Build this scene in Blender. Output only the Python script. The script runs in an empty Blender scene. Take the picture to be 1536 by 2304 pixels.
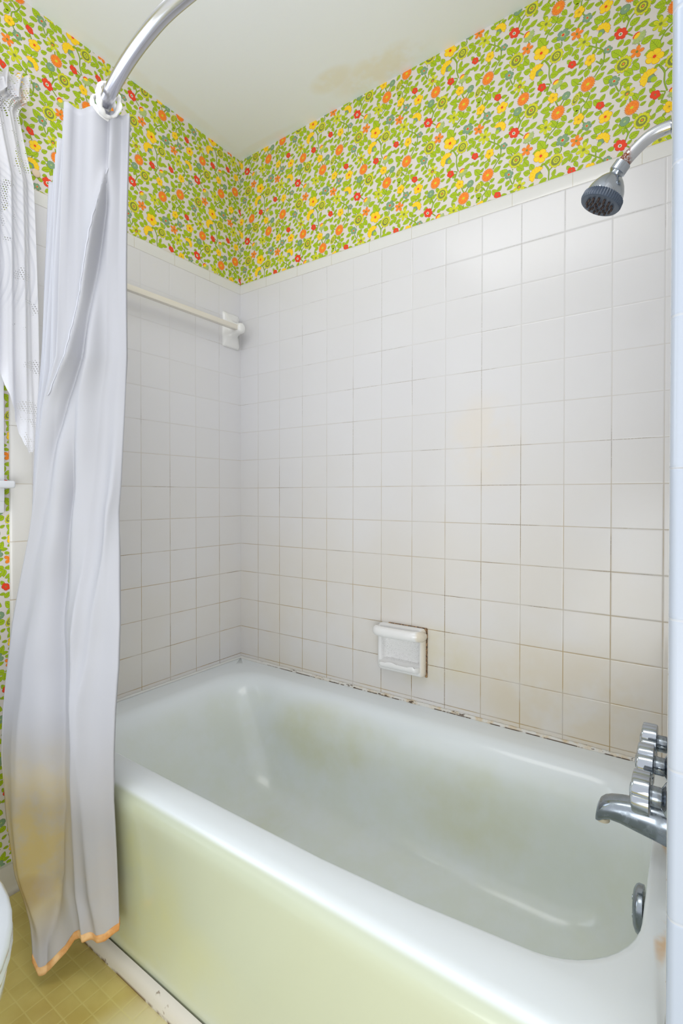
import bpy, bmesh, math, random
from mathutils import Vector, Matrix
import numpy as np

# ---------------------------------------------------------------- camera, world, lights
SC = bpy.context.scene
COL = SC.collection
yaw, pit, rol = -0.6101, -0.0102, 0.0008
F = Vector((math.sin(yaw)*math.cos(pit), math.cos(yaw)*math.cos(pit), math.sin(pit)))
R = Vector((math.cos(yaw), -math.sin(yaw), 0)); U = R.cross(F)
R2 = R*math.cos(rol)+U*math.sin(rol); U2 = U*math.cos(rol)-R*math.sin(rol)
cam = bpy.data.cameras.new('camera')
co = bpy.data.objects.new('camera', cam); COL.objects.link(co)
mw = Matrix((R2, U2, -F)).transposed().to_4x4(); mw.translation = Vector((1.4653, -1.4, 1.0445))
co.matrix_world = mw
cam.sensor_fit = 'VERTICAL'; cam.sensor_height = 36; cam.sensor_width = 24
cam.lens = 1130.33/2304*36; cam.shift_y = -24.4/2304; cam.clip_start = 0.02
SC.camera = co
SC.view_settings.view_transform = 'Standard'; SC.view_settings.look = 'None'
SC.view_settings.gamma = 1; SC.view_settings.use_curve_mapping = False
SC.view_settings.exposure = 0.12

W = bpy.data.worlds.new('world'); SC.world = W; W.use_nodes = True
W.node_tree.nodes['Background'].inputs[0].default_value = (0.95, 0.97, 1.0, 1)
W.node_tree.nodes['Background'].inputs[1].default_value = 1.0

def area(name, loc, target, sx, sy, power, col):
    l = bpy.data.lights.new(name, 'AREA'); l.shape = 'RECTANGLE'; l.size = sx; l.size_y = sy
    l.energy = power; l.color = col
    o = bpy.data.objects.new(name, l); COL.objects.link(o); o.location = loc
    o.rotation_euler = (Vector(target)-Vector(loc)).to_track_quat('-Z', 'Y').to_euler()
    return o
area('ceiling_lamp_light', (0.85, -1.15, 2.31), (0.75, -0.75, 0.4), 0.9, 0.55, 4.8, (1, 0.99, 0.97))
area('window_daylight', (0.03, -1.22, 1.55), (1.4, -0.9, 1.2), 0.5, 0.85, 3.0, (0.82, 0.9, 1.0))
area('added_ceiling_fill', (1.8, -2.5, 0.5), (0.5, -0.2, 2.36), 2.2, 1.2, 27, (0.94, 0.98, 1.0))  # unseen fill light, added low behind the camera to brighten the ceiling

# ---------------------------------------------------------------- helpers
def lin(c): return tuple(((v/255)/12.92 if v/255 <= 0.04045 else ((v/255+0.055)/1.055)**2.4) for v in c[:3])+(1,)
def mat(name, rgb, rough=0.5, metal=0, coat=0, **kw):
    m = bpy.data.materials.new(name); m.use_nodes = True
    b = m.node_tree.nodes['Principled BSDF']
    b.inputs['Base Color'].default_value = lin(rgb); b.inputs['Roughness'].default_value = rough
    b.inputs['Metallic'].default_value = metal; b.inputs['Coat Weight'].default_value = coat
    for k, v in kw.items(): b.inputs[k.replace('_', ' ')].default_value = v
    return m
class NT:
    def __init__(s, m): s.t = m.node_tree; s.b = s.t.nodes['Principled BSDF']
    def n(s, typ, **kw):
        n = s.t.nodes.new(typ)
        for k, v in kw.items(): setattr(n, k, v)
        return n
    def put(s, v, sock):
        if isinstance(v, (int, float)): sock.default_value = v
        elif isinstance(v, tuple): sock.default_value = v
        else: s.t.links.new(v, sock)
    def m(s, op, a, b=None, c=None, clamp=False):
        n = s.n('ShaderNodeMath', operation=op, use_clamp=clamp)
        for i, v in enumerate((a, b, c)):
            if v is not None: s.put(v, n.inputs[i])
        return n.outputs[0]
    def step(s, v, a, b):
        n = s.n('ShaderNodeMapRange', interpolation_type='SMOOTHSTEP'); s.put(v, n.inputs[0])
        n.inputs[1].default_value = a; n.inputs[2].default_value = b; return n.outputs[0]
    def mix(s, f, a, b):
        n = s.n('ShaderNodeMix', data_type='RGBA'); s.put(f, n.inputs[0]); s.put(a, n.inputs[6]); s.put(b, n.inputs[7]); return n.outputs[2]
    def pos(s):
        g = s.n('ShaderNodeTexCoord'); x = s.n('ShaderNodeSeparateXYZ'); s.t.links.new(g.outputs['Object'], x.inputs[0]); return g.outputs['Object'], x.outputs
    def noise(s, vec, scale, detail=3, rough=0.5, sc=None, off=None):
        if sc or off:
            mp = s.n('ShaderNodeMapping'); s.t.links.new(vec, mp.inputs[0]); vec = mp.outputs[0]
            if sc: mp.inputs['Scale'].default_value = sc
            if off: mp.inputs['Location'].default_value = off
        n = s.n('ShaderNodeTexNoise'); s.t.links.new(vec, n.inputs['Vector']); n.inputs['Scale'].default_value = scale
        n.inputs['Detail'].default_value = detail; n.inputs['Roughness'].default_value = rough
        return n.outputs['Fac']
    def col(s, v): s.put(v, s.b.inputs['Base Color'])
    def bump(s, h, strength, dist=0.001):
        n = s.n('ShaderNodeBump'); n.inputs['Strength'].default_value = strength; n.inputs['Distance'].default_value = dist
        s.put(h, n.inputs['Height']); s.t.links.new(n.outputs[0], s.b.inputs['Normal'])
    def blob(s, X, c, r):
        """soft ellipsoid mask round point c with radii r"""
        d = None
        for i in range(3):
            t = s.m('POWER', s.m('ABSOLUTE', s.m('DIVIDE', s.m('SUBTRACT', X[i], c[i]), r[i])), 2.0)
            d = t if d is None else s.m('ADD', d, t)
        return s.step(d, 1.0, 0.1)

def link(name, me, mats, parent=None, smooth=False, autosmooth=None):
    o = bpy.data.objects.new(name, me); COL.objects.link(o)
    for m in (mats if isinstance(mats, (list, tuple)) else [mats]): me.materials.append(m)
    if parent: o.parent = parent
    if smooth:
        for p in me.polygons: p.use_smooth = True
    if autosmooth: me.set_sharp_from_angle(angle=math.radians(autosmooth))
    return o
def obj(name, bm, mats, parent=None, smooth=True, sharp=40):
    bmesh.ops.recalc_face_normals(bm, faces=bm.faces)
    me = bpy.data.meshes.new(name); bm.to_mesh(me); bm.free()
    return link(name, me, mats, parent, smooth, sharp if smooth else None)
def pyobj(name, V, Fc, mats, parent=None, mi=None, smooth=False):
    me = bpy.data.meshes.new(name); me.from_pydata([tuple(v) for v in V], [], Fc)
    if mi is not None: me.polygons.foreach_set('material_index', mi)
    me.update(); return link(name, me, mats, parent, smooth)
def tag(o, label, cat=None, group=None):
    o['label'] = label
    if cat: o['category'] = cat
    if group: o['group'] = group
    return o
def thing(name, label, cat, loc=(0, 0, 0), group=None):
    o = bpy.data.objects.new(name, None); COL.objects.link(o); o.location = loc; o.empty_display_size = .05
    return tag(o, label, cat, group)
def keep(o, parent):
    """parent o but keep it in world coordinates (parent is unrotated)"""
    o.parent = parent; o.location = o.location - parent.location; return o
def struct(o): o['kind'] = 'structure'; return o
def box(bm, x0, x1, y0, y1, z0, z1, bev=0, seg=2, mi=0):
    r = bmesh.ops.create_cube(bm, size=1)
    for v in r['verts']: v.co = Vector((x0+(x1-x0)*(v.co.x+.5), y0+(y1-y0)*(v.co.y+.5), z0+(z1-z0)*(v.co.z+.5)))
    fs = set(f for v in r['verts'] for f in v.link_faces)
    for f in fs: f.material_index = mi
    if bev: bmesh.ops.bevel(bm, geom=list(set(e for f in fs for e in f.edges)), offset=bev, segments=seg, affect='EDGES', profile=.5)
def frame_of(d):
    d = Vector(d).normalized(); a = Vector((0, 0, 1)) if abs(d.z) < .9 else Vector((1, 0, 0))
    u = d.cross(a).normalized(); return u, d.cross(u).normalized(), d
def tube(bm, pts, rad, n=16, caps=True):
    pts = [Vector(p) for p in pts]; rs = rad if isinstance(rad, (list, tuple)) else [rad]*len(pts)
    rings = []; u = None
    for i, p in enumerate(pts):
        d = (pts[min(i+1, len(pts)-1)]-pts[max(i-1, 0)]).normalized()
        if u is None: u, v, _ = frame_of(d)
        else: u = (u-d*u.dot(d)).normalized(); v = d.cross(u)
        rings.append([bm.verts.new(p+(u*math.cos(t)+v*math.sin(t))*rs[i]) for t in [2*math.pi*k/n for k in range(n)]])
    for a, b in zip(rings, rings[1:]):
        for k in range(n): bm.faces.new((a[k], a[(k+1) % n], b[(k+1) % n], b[k]))
    if caps: bm.faces.new(rings[0]); bm.faces.new(rings[-1])
def lathe(bm, c, axis, prof, n=32, shape=None, mi=0):
    """prof = [(distance along axis, radius)]"""
    u, v, d = frame_of(axis); c = Vector(c); rings = []
    for h, r in prof:
        rings.append([bm.verts.new(c+d*h+(u*math.cos(t)+v*math.sin(t))*r*(shape(t, h) if shape else 1)) for t in [2*math.pi*k/n for k in range(n)]])
    fs = []
    for a, b in zip(rings, rings[1:]):
        for k in range(n): fs.append(bm.faces.new((a[k], a[(k+1) % n], b[(k+1) % n], b[k])))
    fs.append(bm.faces.new(rings[0])); fs.append(bm.faces.new(rings[-1]))
    for f in fs: f.material_index = mi
def smoothpath(P, k=8):
    P = [Vector(p) for p in P]; out = []
    for i in range(len(P)-1):
        a, b, c, d = P[max(i-1, 0)], P[i], P[i+1], P[min(i+2, len(P)-1)]
        for j in range(k):
            t = j/k; out.append(.5*((2*b)+(c-a)*t+(2*a-5*b+4*c-d)*t*t+(3*b-a-3*c+d)*t**3))
    out.append(P[-1]); return out
def interp(x, T):
    """T sorted by first item"""
    if x <= T[0][0]: return T[0][1]
    for a, b in zip(T, T[1:]):
        if x <= b[0]: return a[1]+(b[1]-a[1])*(x-a[0])/(b[0]-a[0])
    return T[-1][1]

T = 0.1095; TZ = 0.10882; WX = 1.4425; CAPZ = 1.837; CAPT = 1.877; CEIL = 2.365; PAP = 0.006

# ---------------------------------------------------------------- wallpaper pattern (printed on the wall surfaces)
# one repeat of the paper, millimetres; half-drop repeat 256 x 271
FL='K 46 41 19;O 113 6 19;y 163 -32 14;G 182 -57 12;L 83 -20 18;R 1 271 16;C 38 244 17;o 35 210 15;G 125 201 16;o 158 186 15;L 175 157 19;K 6 194 20;Y 71 181 20;K 109 155 18;r 147 114 11;y 189 105 14;Y 224 -52 16;g 10 54 11;S 218 -105 18;G 229 111 10;S 60 137 21;G 243 27 13;M 15 120 17;r 73 90 12;D 110 82 15;y 101 50 14;g 133 41 10;N 156 22 15;O 25 81 18;O 184 47 19;r 212 -19 11'
LV='61 28 51 17 0;65 36 73 47 0;93 24 71 27 1;93 14 77 6 0;95 19 104 28 0;124 -8 133 -22 1;135 -2 145 4 0;11 40 -3 51 0;14 38 27 47 0;11 43 17 55 0;260 -96 242 -107 0;11 37 7 24 0;21 10 40 18 1;43 -5 60 4 0;254 -118 243 -123 1;16 -3 25 4 0;31 -8 43 -2 1;262 118 250 107 0;21 245 7 240 1;45 225 68 232 0;78 198 65 222 1;81 196 89 205 0;86 -8 76 3 0;79 -15 60 -10 0;91 -38 80 -46 0;91 221 102 218 0;108 -27 96 -8 0;110 -29 130 -27 1;102 -45 122 -44 1;133 -57 141 -39 0;137 -59 151 -58 0;145 -68 157 -70 0;113 197 97 200 1;128 184 141 189 0;149 -29 138 -29 0;164 -45 152 -51 0;161 -8 151 -20 0;171 -61 160 -70 0;180 -33 197 -28 0;193 -57 201 -51 0;170 -79 178 -71 0;178 -74 192 -74 0;175 170 185 181 1;161 164 145 163 0;116 174 105 187 1;88 173 99 183 0;70 198 51 194 0;141 159 128 168 2;144 159 142 141 0;162 145 146 137 0;193 135 172 127 0;137 151 124 138 0;1 215 15 231 0;254 84 238 102 1;249 74 235 76 0;26 187 38 192 0;27 183 39 167 1;82 155 94 164 0;51 153 44 169 1;154 134 161 120 0;163 112 174 120 0;172 108 164 97 0;142 120 136 130 1;166 111 157 108 0;212 -38 200 -34 1;216 -82 199 -69 2;219 -82 232 -67 0;221 -90 235 -88 0;250 -81 240 -91 0;257 -74 246 -71 2;205 -93 192 -87 1;206 141 218 141 0;204 142 195 157 1;212 125 225 135 0;217 114 204 113 1;203 125 194 117 0;221 85 233 90 0;214 84 214 96 0;208 81 194 73 0;243 133 230 136 1;10 176 26 161 1;79 159 71 153 0;42 146 27 153 2;85 117 67 110 0;101 119 107 133 0;111 114 129 114 0;95 112 113 107 2;117 87 132 99 0;120 73 136 64 2;145 96 133 95 0;145 86 157 99 0;173 88 161 80 0;184 83 178 68 1;185 94 190 82 0;160 58 147 75 1;160 54 149 42 0;164 62 172 71 0;1 146 19 157 0;8 139 25 138 0;40 104 52 116 0;40 93 55 96 0;37 96 27 114 0;43 79 54 83 0;71 98 62 109 1;80 76 88 86 0;71 79 60 68 0;253 -6 239 -13 0;259 -27 247 -20 0;12 104 0 94 0;52 52 65 59 0;35 52 28 64 1;97 64 84 69 0;88 60 75 48 0;94 39 87 33 0;123 43 111 35 0;143 26 126 19 1;165 -7 150 4 1;169 22 164 37 0;173 14 162 8 0;188 21 173 24 1;188 9 203 13 1;181 3 190 -15 2;171 -25 184 -16 0;191 25 203 31 0;242 -59 255 -49 0;202 50 220 59 0;237 31 220 44 2;231 20 213 15 0;243 10 235 -2 1;243 56 228 52 0;214 69 225 72 1;209 -15 198 0 1;213 -8 223 4 0;223 -24 237 -25 0;232 -39 242 -31 0'
ST='81 210 93 229 109 243 113 257;13 10 19 23 28 34;11 51 13 38 19 23;79 158 88 143 92 132;121 186 122 178 118 171;11 46 12 33 17 22 11 6;15 -7 26 -18;39 228 39 217;183 145 202 130 215 119 221 105 219 85 214 76;205 153 203 140 203 122;202 96 215 82;219 -80 213 -94;245 90 253 75;79 158 91 139 91 113 97 89;100 142 92 135;83 94 94 89;107 72 107 62;107 38 114 21;128 34 119 22;164 20 171 15 177 5;189 24 185 13 178 2 169 -7 168 -23;246 14 254 -3 259 12;254 39 253 35;21 105 22 96;182 88 169 83;160 58 168 55;176 -32 172 -41 179 -51;215 80 207 69 199 58;212 -30 217 -41;85 70 93 88'

PC = {'paper': (222, 215, 209), 'leaf': (174, 200, 6), 'leafline': (98, 126, 0), 'stem': (146, 176, 34), 'yellow': (255, 212, 20),
      'orange': (250, 140, 28), 'red': (236, 62, 22), 'olive': (132, 138, 62), 'grey_green': (128, 160, 122), 'lime': (214, 216, 24),
      'pale_green': (178, 196, 120), 'brown': (150, 70, 10), 'white': (232, 232, 222), 'ink': (84, 96, 60)}
PNAMES = list(PC)
paper_mats = [mat('wallpaper_'+k, PC[k], 0.62) for k in PNAMES]
PI_ = {k: i for i, k in enumerate(PNAMES)}
def clip(poly, u0, u1, v0, v1):
    for ax, lim, sg in ((0, u0, 1), (0, u1, -1), (1, v0, 1), (1, v1, -1)):
        if all((p[ax]-lim)*sg >= 0 for p in poly): continue
        out = []
        for i in range(len(poly)):
            a, b = poly[i-1], poly[i]; da, db = (a[ax]-lim)*sg, (b[ax]-lim)*sg
            if (da >= 0) != (db >= 0):
                t = da/(da-db); out.append((a[0]+(b[0]-a[0])*t, a[1]+(b[1]-a[1])*t))
            if db >= 0: out.append(b)
        poly = out
        if len(poly) < 3: return None
    return poly
def strip(pts, w):
    L, Rr = [], []
    for i, p in enumerate(pts):
        a, b = pts[max(i-1, 0)], pts[min(i+1, len(pts)-1)]
        d = math.hypot(b[0]-a[0], b[1]-a[1]) or 1; nx, ny = -(b[1]-a[1])/d*w/2, (b[0]-a[0])/d*w/2
        L.append((p[0]+nx, p[1]+ny)); Rr.append((p[0]-nx, p[1]-ny))
    return [[L[i], L[i+1], Rr[i+1], Rr[i]] for i in range(len(pts)-1)]
def radial(cx, cy, f, n, sx=1, rot=0, r0=1.0):
    o = []
    for k in range(n):
        t = 2*math.pi*k/n; r = f(t)*r0; x, y = r*math.cos(t)*sx, r*math.sin(t)
        o.append((cx+x*math.cos(rot)-y*math.sin(rot), cy+x*math.sin(rot)+y*math.cos(rot)))
    return o
def cell_shapes():
    S = []   # (layer, material, polygon) in mm
    rnd = random.Random(4)
    for s in ST.split(';'):
        q = list(map(float, s.split())); P = [(q[i], q[i+1]) for i in range(0, len(q), 2)]
        P = [(v.x, v.y) for v in smoothpath([(a, b, 0) for a, b in P], 4)] if len(P) > 2 else P
        for p in strip(P, 3.4): S.append((1, 'leafline', p))
        for p in strip(P, 2.3): S.append((2, 'stem', p))
    for s in LV.split(';'):
        x0, y0, x1, y1, k = map(float, s.split()); L = math.hypot(x1-x0, y1-y0); a = math.atan2(y1-y0, x1-x0)
        wd = L*(.34, .42, .50)[int(k)]; x0 -= .05*(x1-x0); y0 -= .05*(y1-y0); x1 += .06*(x1-x0); y1 += .06*(y1-y0); L *= 1.11
        def leaf(g):
            up = []; n = 8
            for i in range(n+1):
                t = i/n; h = wd*(math.sin(math.pi*t**.8)**.85)*(1-.12*t)
                up.append((t*(L+2*g)-g, h+g*(.4 if i in (0, n) else 1)))
            pts = up+[(x, -y) for x, y in reversed(up[1:-1])]
            return [(x0+x*math.cos(a)-y*math.sin(a), y0+x*math.sin(a)+y*math.cos(a)) for x, y in pts]
        S.append((3, 'leafline', leaf(.5))); S.append((4, 'leaf', leaf(-.1)))
        tr = lambda x, y: (x0+x*math.cos(a)-y*math.sin(a), y0+x*math.sin(a)+y*math.cos(a))
        S += [(5, 'leafline', p) for p in strip([tr(0, 0), tr(L*.88, 0)], .55)]
        for t in (.22, .42, .62):
            h = wd*.72*math.sin(math.pi*(t+.1)**.8)
            for sg in (1, -1): S += [(5, 'leafline', p) for p in strip([tr(L*t, 0), tr(L*(t+.17), sg*h)], .42)]
    for s in FL.split(';'):
        t, x, y, r = s.split(); x, y, r = float(x), float(y), float(r); rot = rnd.uniform(0, 6.28)
        def add(lay, m, poly): S.append((lay, m, poly))
        def lines(n, r0, r1, m='brown', w=.45, lay=10, sx=1, rt=None):
            for k in range(n):
                th = 2*math.pi*k/n+(rot if rt is None else rt)
                S.extend((lay, m, p) for p in strip([(x+r0*math.cos(th)*sx, y+r0*math.sin(th)), (x+r1*math.cos(th)*sx, y+r1*math.sin(th))], w))
        lob = lambda n, a, p=1.0: (lambda th: 1-a*(1-abs(math.cos(n*th/2))**p))
        ser = lambda n, a: (lambda th: 1-a*abs(((n*th/2/math.pi) % 1)-.5)*2)
        circ = lambda th: 1
        if t in 'Rr':
            n = 6 if t == 'R' else 5
            add(7, 'brown', radial(x, y, lob(n, .22, .6), 48, .82, .8, r+.4)); add(8, 'red', radial(x, y, lob(n, .22, .6), 48, .82, .8, r-.2))
            if t == 'R': add(10, 'white', radial(x-1, y-1, lob(8, .15), 24, .9, .8, r*.3)); add(11, 'olive', radial(x-1, y-1, circ, 12, .9, 0, r*.17))
            else: add(10, 'olive', radial(x, y, circ, 12, .8, 0, r*.2))
        elif t == 'O':
            add(7, 'brown', radial(x, y, ser(22, .2), 88, .9, -.5, r+.4)); add(8, 'orange', radial(x, y, ser(22, .2), 88, .9, -.5, r-.3))
            lines(7, r*.3, r*.82, 'red', .5, 9); 
            for k in range(9):
                th = 2*math.pi*k/9+rot; S.extend((9, 'red', p) for p in strip([(x+r*.55*math.cos(th+d), y+r*.55*math.sin(th+d)) for d in (-.3, -.15, 0, .15, .3)], .5))
            add(10, 'lime', radial(x, y, circ, 14, 1.3, .3, r*.16))
        elif t == 'o':
            f = lambda th: .38+.62*abs(math.cos(5*th/2))**.75
            add(7, 'brown', radial(x, y, f, 60, .95, rot, r+.6)); add(8, 'orange', radial(x, y, f, 60, .95, rot, r)); lines(5, r*.2, r*.7, 'red', .45, 9)
            add(10, 'olive', radial(x, y, circ, 12, 1, 0, r*.2))
        elif t in 'Yy':
            f = lob(5, .3, .45)
            add(7, 'brown', radial(x, y, f, 60, .88, rot, r+.5)); add(8, 'yellow', radial(x, y, f, 60, .88, rot, r-.1))
            lines(5, r*.1, r*.68, 'orange', .6, 9, 1, rot+math.pi/5); lines(10, r*.1, r*.35, 'brown', .35, 9)
            add(10, 'red' if t == 'Y' else 'olive', radial(x, y, circ, 10, 1, 0, r*(.19 if t == 'Y' else .1)))
        elif t in 'KN':
            sx = .95 if t == 'K' else .55; rt = -.5
            add(7, 'brown', radial(x, y, lob(11, .17, .6), 88, sx, rt, r+.4)); add(8, 'lime', radial(x, y, lob(11, .17, .6), 88, sx, rt, r-.2))
            add(9, 'olive', radial(x-.5, y-.5, ser(20, .14), 80, sx, rt, r*.72)); add(10, 'lime', radial(x+.5, y+.5, lob(7, .14), 42, sx, rt, r*.43))
            add(11, 'olive', radial(x+.5, y+.5, ser(9, .2), 36, sx, rt, r*.27)); add(12, 'orange' if t == 'K' and r > 18 else 'lime', radial(x+.5, y+.5, circ, 10, sx, 0, r*.13))
        elif t == 'G':
            f = lob(5, .3, .5)
            add(7, 'ink', radial(x, y, f, 50, .9, rot, r+.4)); add(8, 'grey_green', radial(x, y, f, 50, .9, rot, r-.2))
            add(9, 'pale_green', radial(x, y, lob(5, .4), 30, .9, rot, r*.42)); add(10, 'red', radial(x, y, lob(4, .2), 16, 1, rot, r*.22))
        elif t == 'g':
            add(7, 'ink', radial(x, y, lob(9, .06), 36, 1.1, .6, r*.95+.4)); add(8, 'grey_green', radial(x, y, lob(9, .06), 36, 1.1, .6, r*.95-.1))
            add(9, 'pale_green', radial(x, y, circ, 10, 1.5, .6, r*.18))
        elif t in 'LM':
            f = lambda th: .36+.64*abs(math.cos(3*th))**.8
            add(7, 'leafline', radial(x, y, f, 72, .95, rot, r+.7)); add(8, 'lime', radial(x, y, f, 72, .95, rot, r))
            lines(6, r*.1, r*.75, 'olive', .4, 9)
            if t == 'M': add(10, 'olive', radial(x, y, ser(12, .25), 48, 1.1, .4, r*.36)); add(11, 'orange', radial(x, y-r*.1, circ, 10, 1.4, .4, r*.13))
            else: add(10, 'olive', radial(x, y, ser(9, .5), 36, 1, .4, r*.28))
        elif t == 'S':
            big = r > 19; an = 2.4 if big else .9
            f = lambda th: (1-.12*abs(((13*th/2/math.pi) % 1)-.5)*2)*(1 if math.cos(th) > -.35 else .55)
            add(7, 'brown', radial(x, y, f, 130, .9, an, r+.4)); add(8, 'yellow', radial(x, y, f, 130, .9, an, r-.2)); lines(9, r*.3, r*.8, 'orange', .45, 9)
            cx, cy = x-r*.32*math.cos(an), y-r*.32*math.sin(an)
            add(10, 'ink', radial(cx, cy, lob(5, .15), 40, .85, an, r*.46)); add(11, 'grey_green', radial(cx, cy, lob(5, .15), 40, .85, an, r*.42))
            add(11, 'leaf', radial(x-r*.65*math.cos(an), y-r*.65*math.sin(an), circ, 20, 1.1, an, r*.3))
        elif t in 'CD':
            an = -.9 if t == 'C' else -1.2
            f = lambda th: (1-.14*abs(((15*th/2/math.pi) % 1)-.5)*2)*(1 if math.cos(th) > -.2 else .7)
            add(7, 'ink', radial(x, y, f, 120, .85, an, r+.4)); add(8, 'pale_green', radial(x, y, f, 120, .85, an, r-.1)); lines(7, r*.4, r*.85, 'leafline', .4, 9)
            cx, cy = x-r*.35*math.cos(an), y-r*.35*math.sin(an)
            add(10, 'red', radial(cx-r*.1*math.cos(an), cy-r*.1*math.sin(an), ser(10, .2), 40, .6, an, r*.55)); add(11, 'yellow', radial(cx+r*.06*math.cos(an), cy+r*.06*math.sin(an), circ, 20, .6, an, r*.45))
    return S
CELL = cell_shapes()
def paper_faces(V, Fc, MI, u0, u1, v0, v1, place, ou, ov):
    """base sheet + printed shapes; place(u, v, lift) -> world point"""
    def face(poly, m, lift):
        i = len(V); V.extend(place(u, v, lift) for u, v in poly); Fc.append(tuple(range(i, i+len(poly)))); MI.append(PI_[m])
    face([(u0, v0), (u1, v0), (u1, v1), (u0, v1)], 'paper', 0)
    a, b = .2562, .271
    for i in range(math.floor((u0-ou)/a)-1, math.ceil((u1-ou)/a)+2):
        for j in range(-9, 9):
            bu, bv = ou+i*a, ov-i*.1355+math.floor(i*.5)*b+j*b
            if bv > v1+.2 or bv+.3+.15 < v0-.15: continue
            for ix, (lay, m, P) in enumerate(CELL):
                q = [(bu+x/1000, bv+y/1000) for x, y in P]
                xs = [p[0] for p in q]; ys = [p[1] for p in q]
                if max(xs) < u0 or min(xs) > u1 or max(ys) < v0 or min(ys) > v1: continue
                q = clip(q, u0, u1, v0, v1)
                if q: face(q, m, .00005*lay+(ix % 40)*.0000011)

# ---------------------------------------------------------------- tile material
def tile_mat(name, axis, off, sgn=1, col=(220, 219, 222), stain=1.0, row0=1.075, pw=T, ph=TZ, patches=()):
    m = mat(name, col, 0.2); g = NT(m); vec, X = g.pos()
    u = g.m('ADD', g.m('MULTIPLY', X[axis], sgn/pw), off); v = g.m('DIVIDE', g.m('SUBTRACT', X[2], row0), ph)
    fu, fv = g.m('FRACT', g.m('ADD', u, 50)), g.m('FRACT', g.m('ADD', v, 50))
    du = g.m('MULTIPLY', g.m('MINIMUM', fu, g.m('SUBTRACT', 1.0, fu)), pw); dv = g.m('MULTIPLY', g.m('MINIMUM', fv, g.m('SUBTRACT', 1.0, fv)), ph)
    d = g.m('MINIMUM', du, dv)
    gro = g.step(d, .0016, .0005); edge = g.step(d, .0, .0035)
    # which grout lines are cracked / mouldy: long streaks along each line
    n1 = g.noise(vec, 5.5, 2, .5, off=(3.3, 1.7, .4)); n2 = g.noise(vec, 260, 2, .6)
    low = g.step(X[2], 1.75, .45)
    crack = g.m('MULTIPLY', g.step(d, .0008, .0003), g.m('MULTIPLY', g.step(n1, .57, .63), g.m('MULTIPLY', g.step(n2, .36, .5), g.m('ADD', .35, g.m('MULTIPLY', .65, low)))))
    n3 = g.noise(vec, 9, 3, .6, off=(8, 2, 5))
    dirty = g.m('MULTIPLY', low, g.m('ADD', .25, g.m('MULTIPLY', .75, g.step(n3, .35, .62))))
    gcol = g.mix(dirty if stain > .05 else 0.0, lin((198, 196, 194)), lin((176, 152, 108)))
    tu, tv = g.m('FLOOR', g.m('ADD', u, 50)), g.m('FLOOR', g.m('ADD', v, 50))
    cmb = g.n('ShaderNodeCombineXYZ'); g.put(tu, cmb.inputs[0]); g.put(tv, cmb.inputs[1])
    wn = g.n('ShaderNodeTexWhiteNoise', noise_dimensions='2D'); g.t.links.new(cmb.outputs[0], wn.inputs['Vector']); wn = wn.outputs['Value']
    base = g.mix(g.m('MULTIPLY', wn, .25), lin(col), lin((214, 212, 211)))
    ns = g.noise(vec, 3.2, 4, .55)
    st = g.m('MULTIPLY', g.m('MULTIPLY', g.step(X[2], 1.45, .35), stain), g.m('ADD', .35, g.m('MULTIPLY', .5, g.step(ns, .3, .65))))
    base = g.mix(st, base, lin((216, 208, 194)))
    for c, r, rgb, a in patches: base = g.mix(g.m('MULTIPLY', g.blob(X, c, r), g.m('MULTIPLY', a, g.step(n3, .3, .6))), base, lin(rgb))
    c = g.mix(g.m('MULTIPLY', gro, g.m('ADD', .4, g.m('MULTIPLY', .6 if stain > .05 else 0.0, low))), base, gcol); c = g.mix(g.m('MULTIPLY', crack, .85), c, lin((96, 78, 58)))
    g.col(c); g.put(g.m('ADD', .2, g.m('MULTIPLY', gro, .5)), g.b.inputs['Roughness'])
    h = g.m('ADD', g.m('ADD', g.m('MULTIPLY', edge, .9), g.m('MULTIPLY', wn, .08)), g.m('MULTIPLY', g.noise(vec, 22, 2), .25))
    g.bump(h, .35, .0012); return m
tile_back = tile_mat('back_wall_tile', 0, .129, patches=(((.98, 0, 1.2), (.13, .1, .16), (226, 214, 196), .4), ((.80, 0, .56), (.2, .1, .12), (208, 198, 160), .4), ((1.2, 0, .5), (.3, .1, .2), (212, 196, 164), .4)))
tile_left = tile_mat('left_wall_tile', 1, .0114, -1, col=(221, 220, 223), stain=.7)
tile_trim_v = tile_mat('bullnose_tile', 0, .2, 1, col=(224, 223, 222), stain=.9, row0=1.0762, pw=50, ph=.153)
tile_right = tile_mat('right_wall_tile', 1, .2, -1)
tile_end = tile_mat('wall_end_tile', 0, .25, 1, col=(172, 182, 200), stain=.0, row0=1.073, pw=50, ph=.1545)  # white tile; the cool daylight tone is put into its darker blue colour
def cap_mat(name, axis, ph):
    m = mat(name, (222, 221, 219), .16, coat=.3); g = NT(m); vec, X = g.pos()
    f = g.m('FRACT', g.m('ADD', g.m('DIVIDE', g.m('SUBTRACT', X[axis], ph), .1528), 50)); d = g.m('MULTIPLY', g.m('MINIMUM', f, g.m('SUBTRACT', 1.0, f)), .1528)
    gro = g.step(d, .0014, .0004); top = g.step(X[2], CAPT-.004, CAPT-.0005); bot = g.step(X[2], CAPZ+.0012, CAPZ+.0003)
    n = g.noise(vec, 40, 3)
    c = g.mix(g.m('MULTIPLY', gro, .6), lin((222, 221, 219)), lin((190, 182, 160))); c = g.mix(g.m('MULTIPLY', bot, .45), c, lin((196, 190, 176)))
    c = g.mix(g.m('MULTIPLY', top, g.step(n, .42, .6)), c, lin((206, 176, 110))); g.col(c); return m
cap_back, cap_left = cap_mat('back_cap_tile', 0, .1385), cap_mat('left_cap_tile', 1, -.1534)

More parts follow.
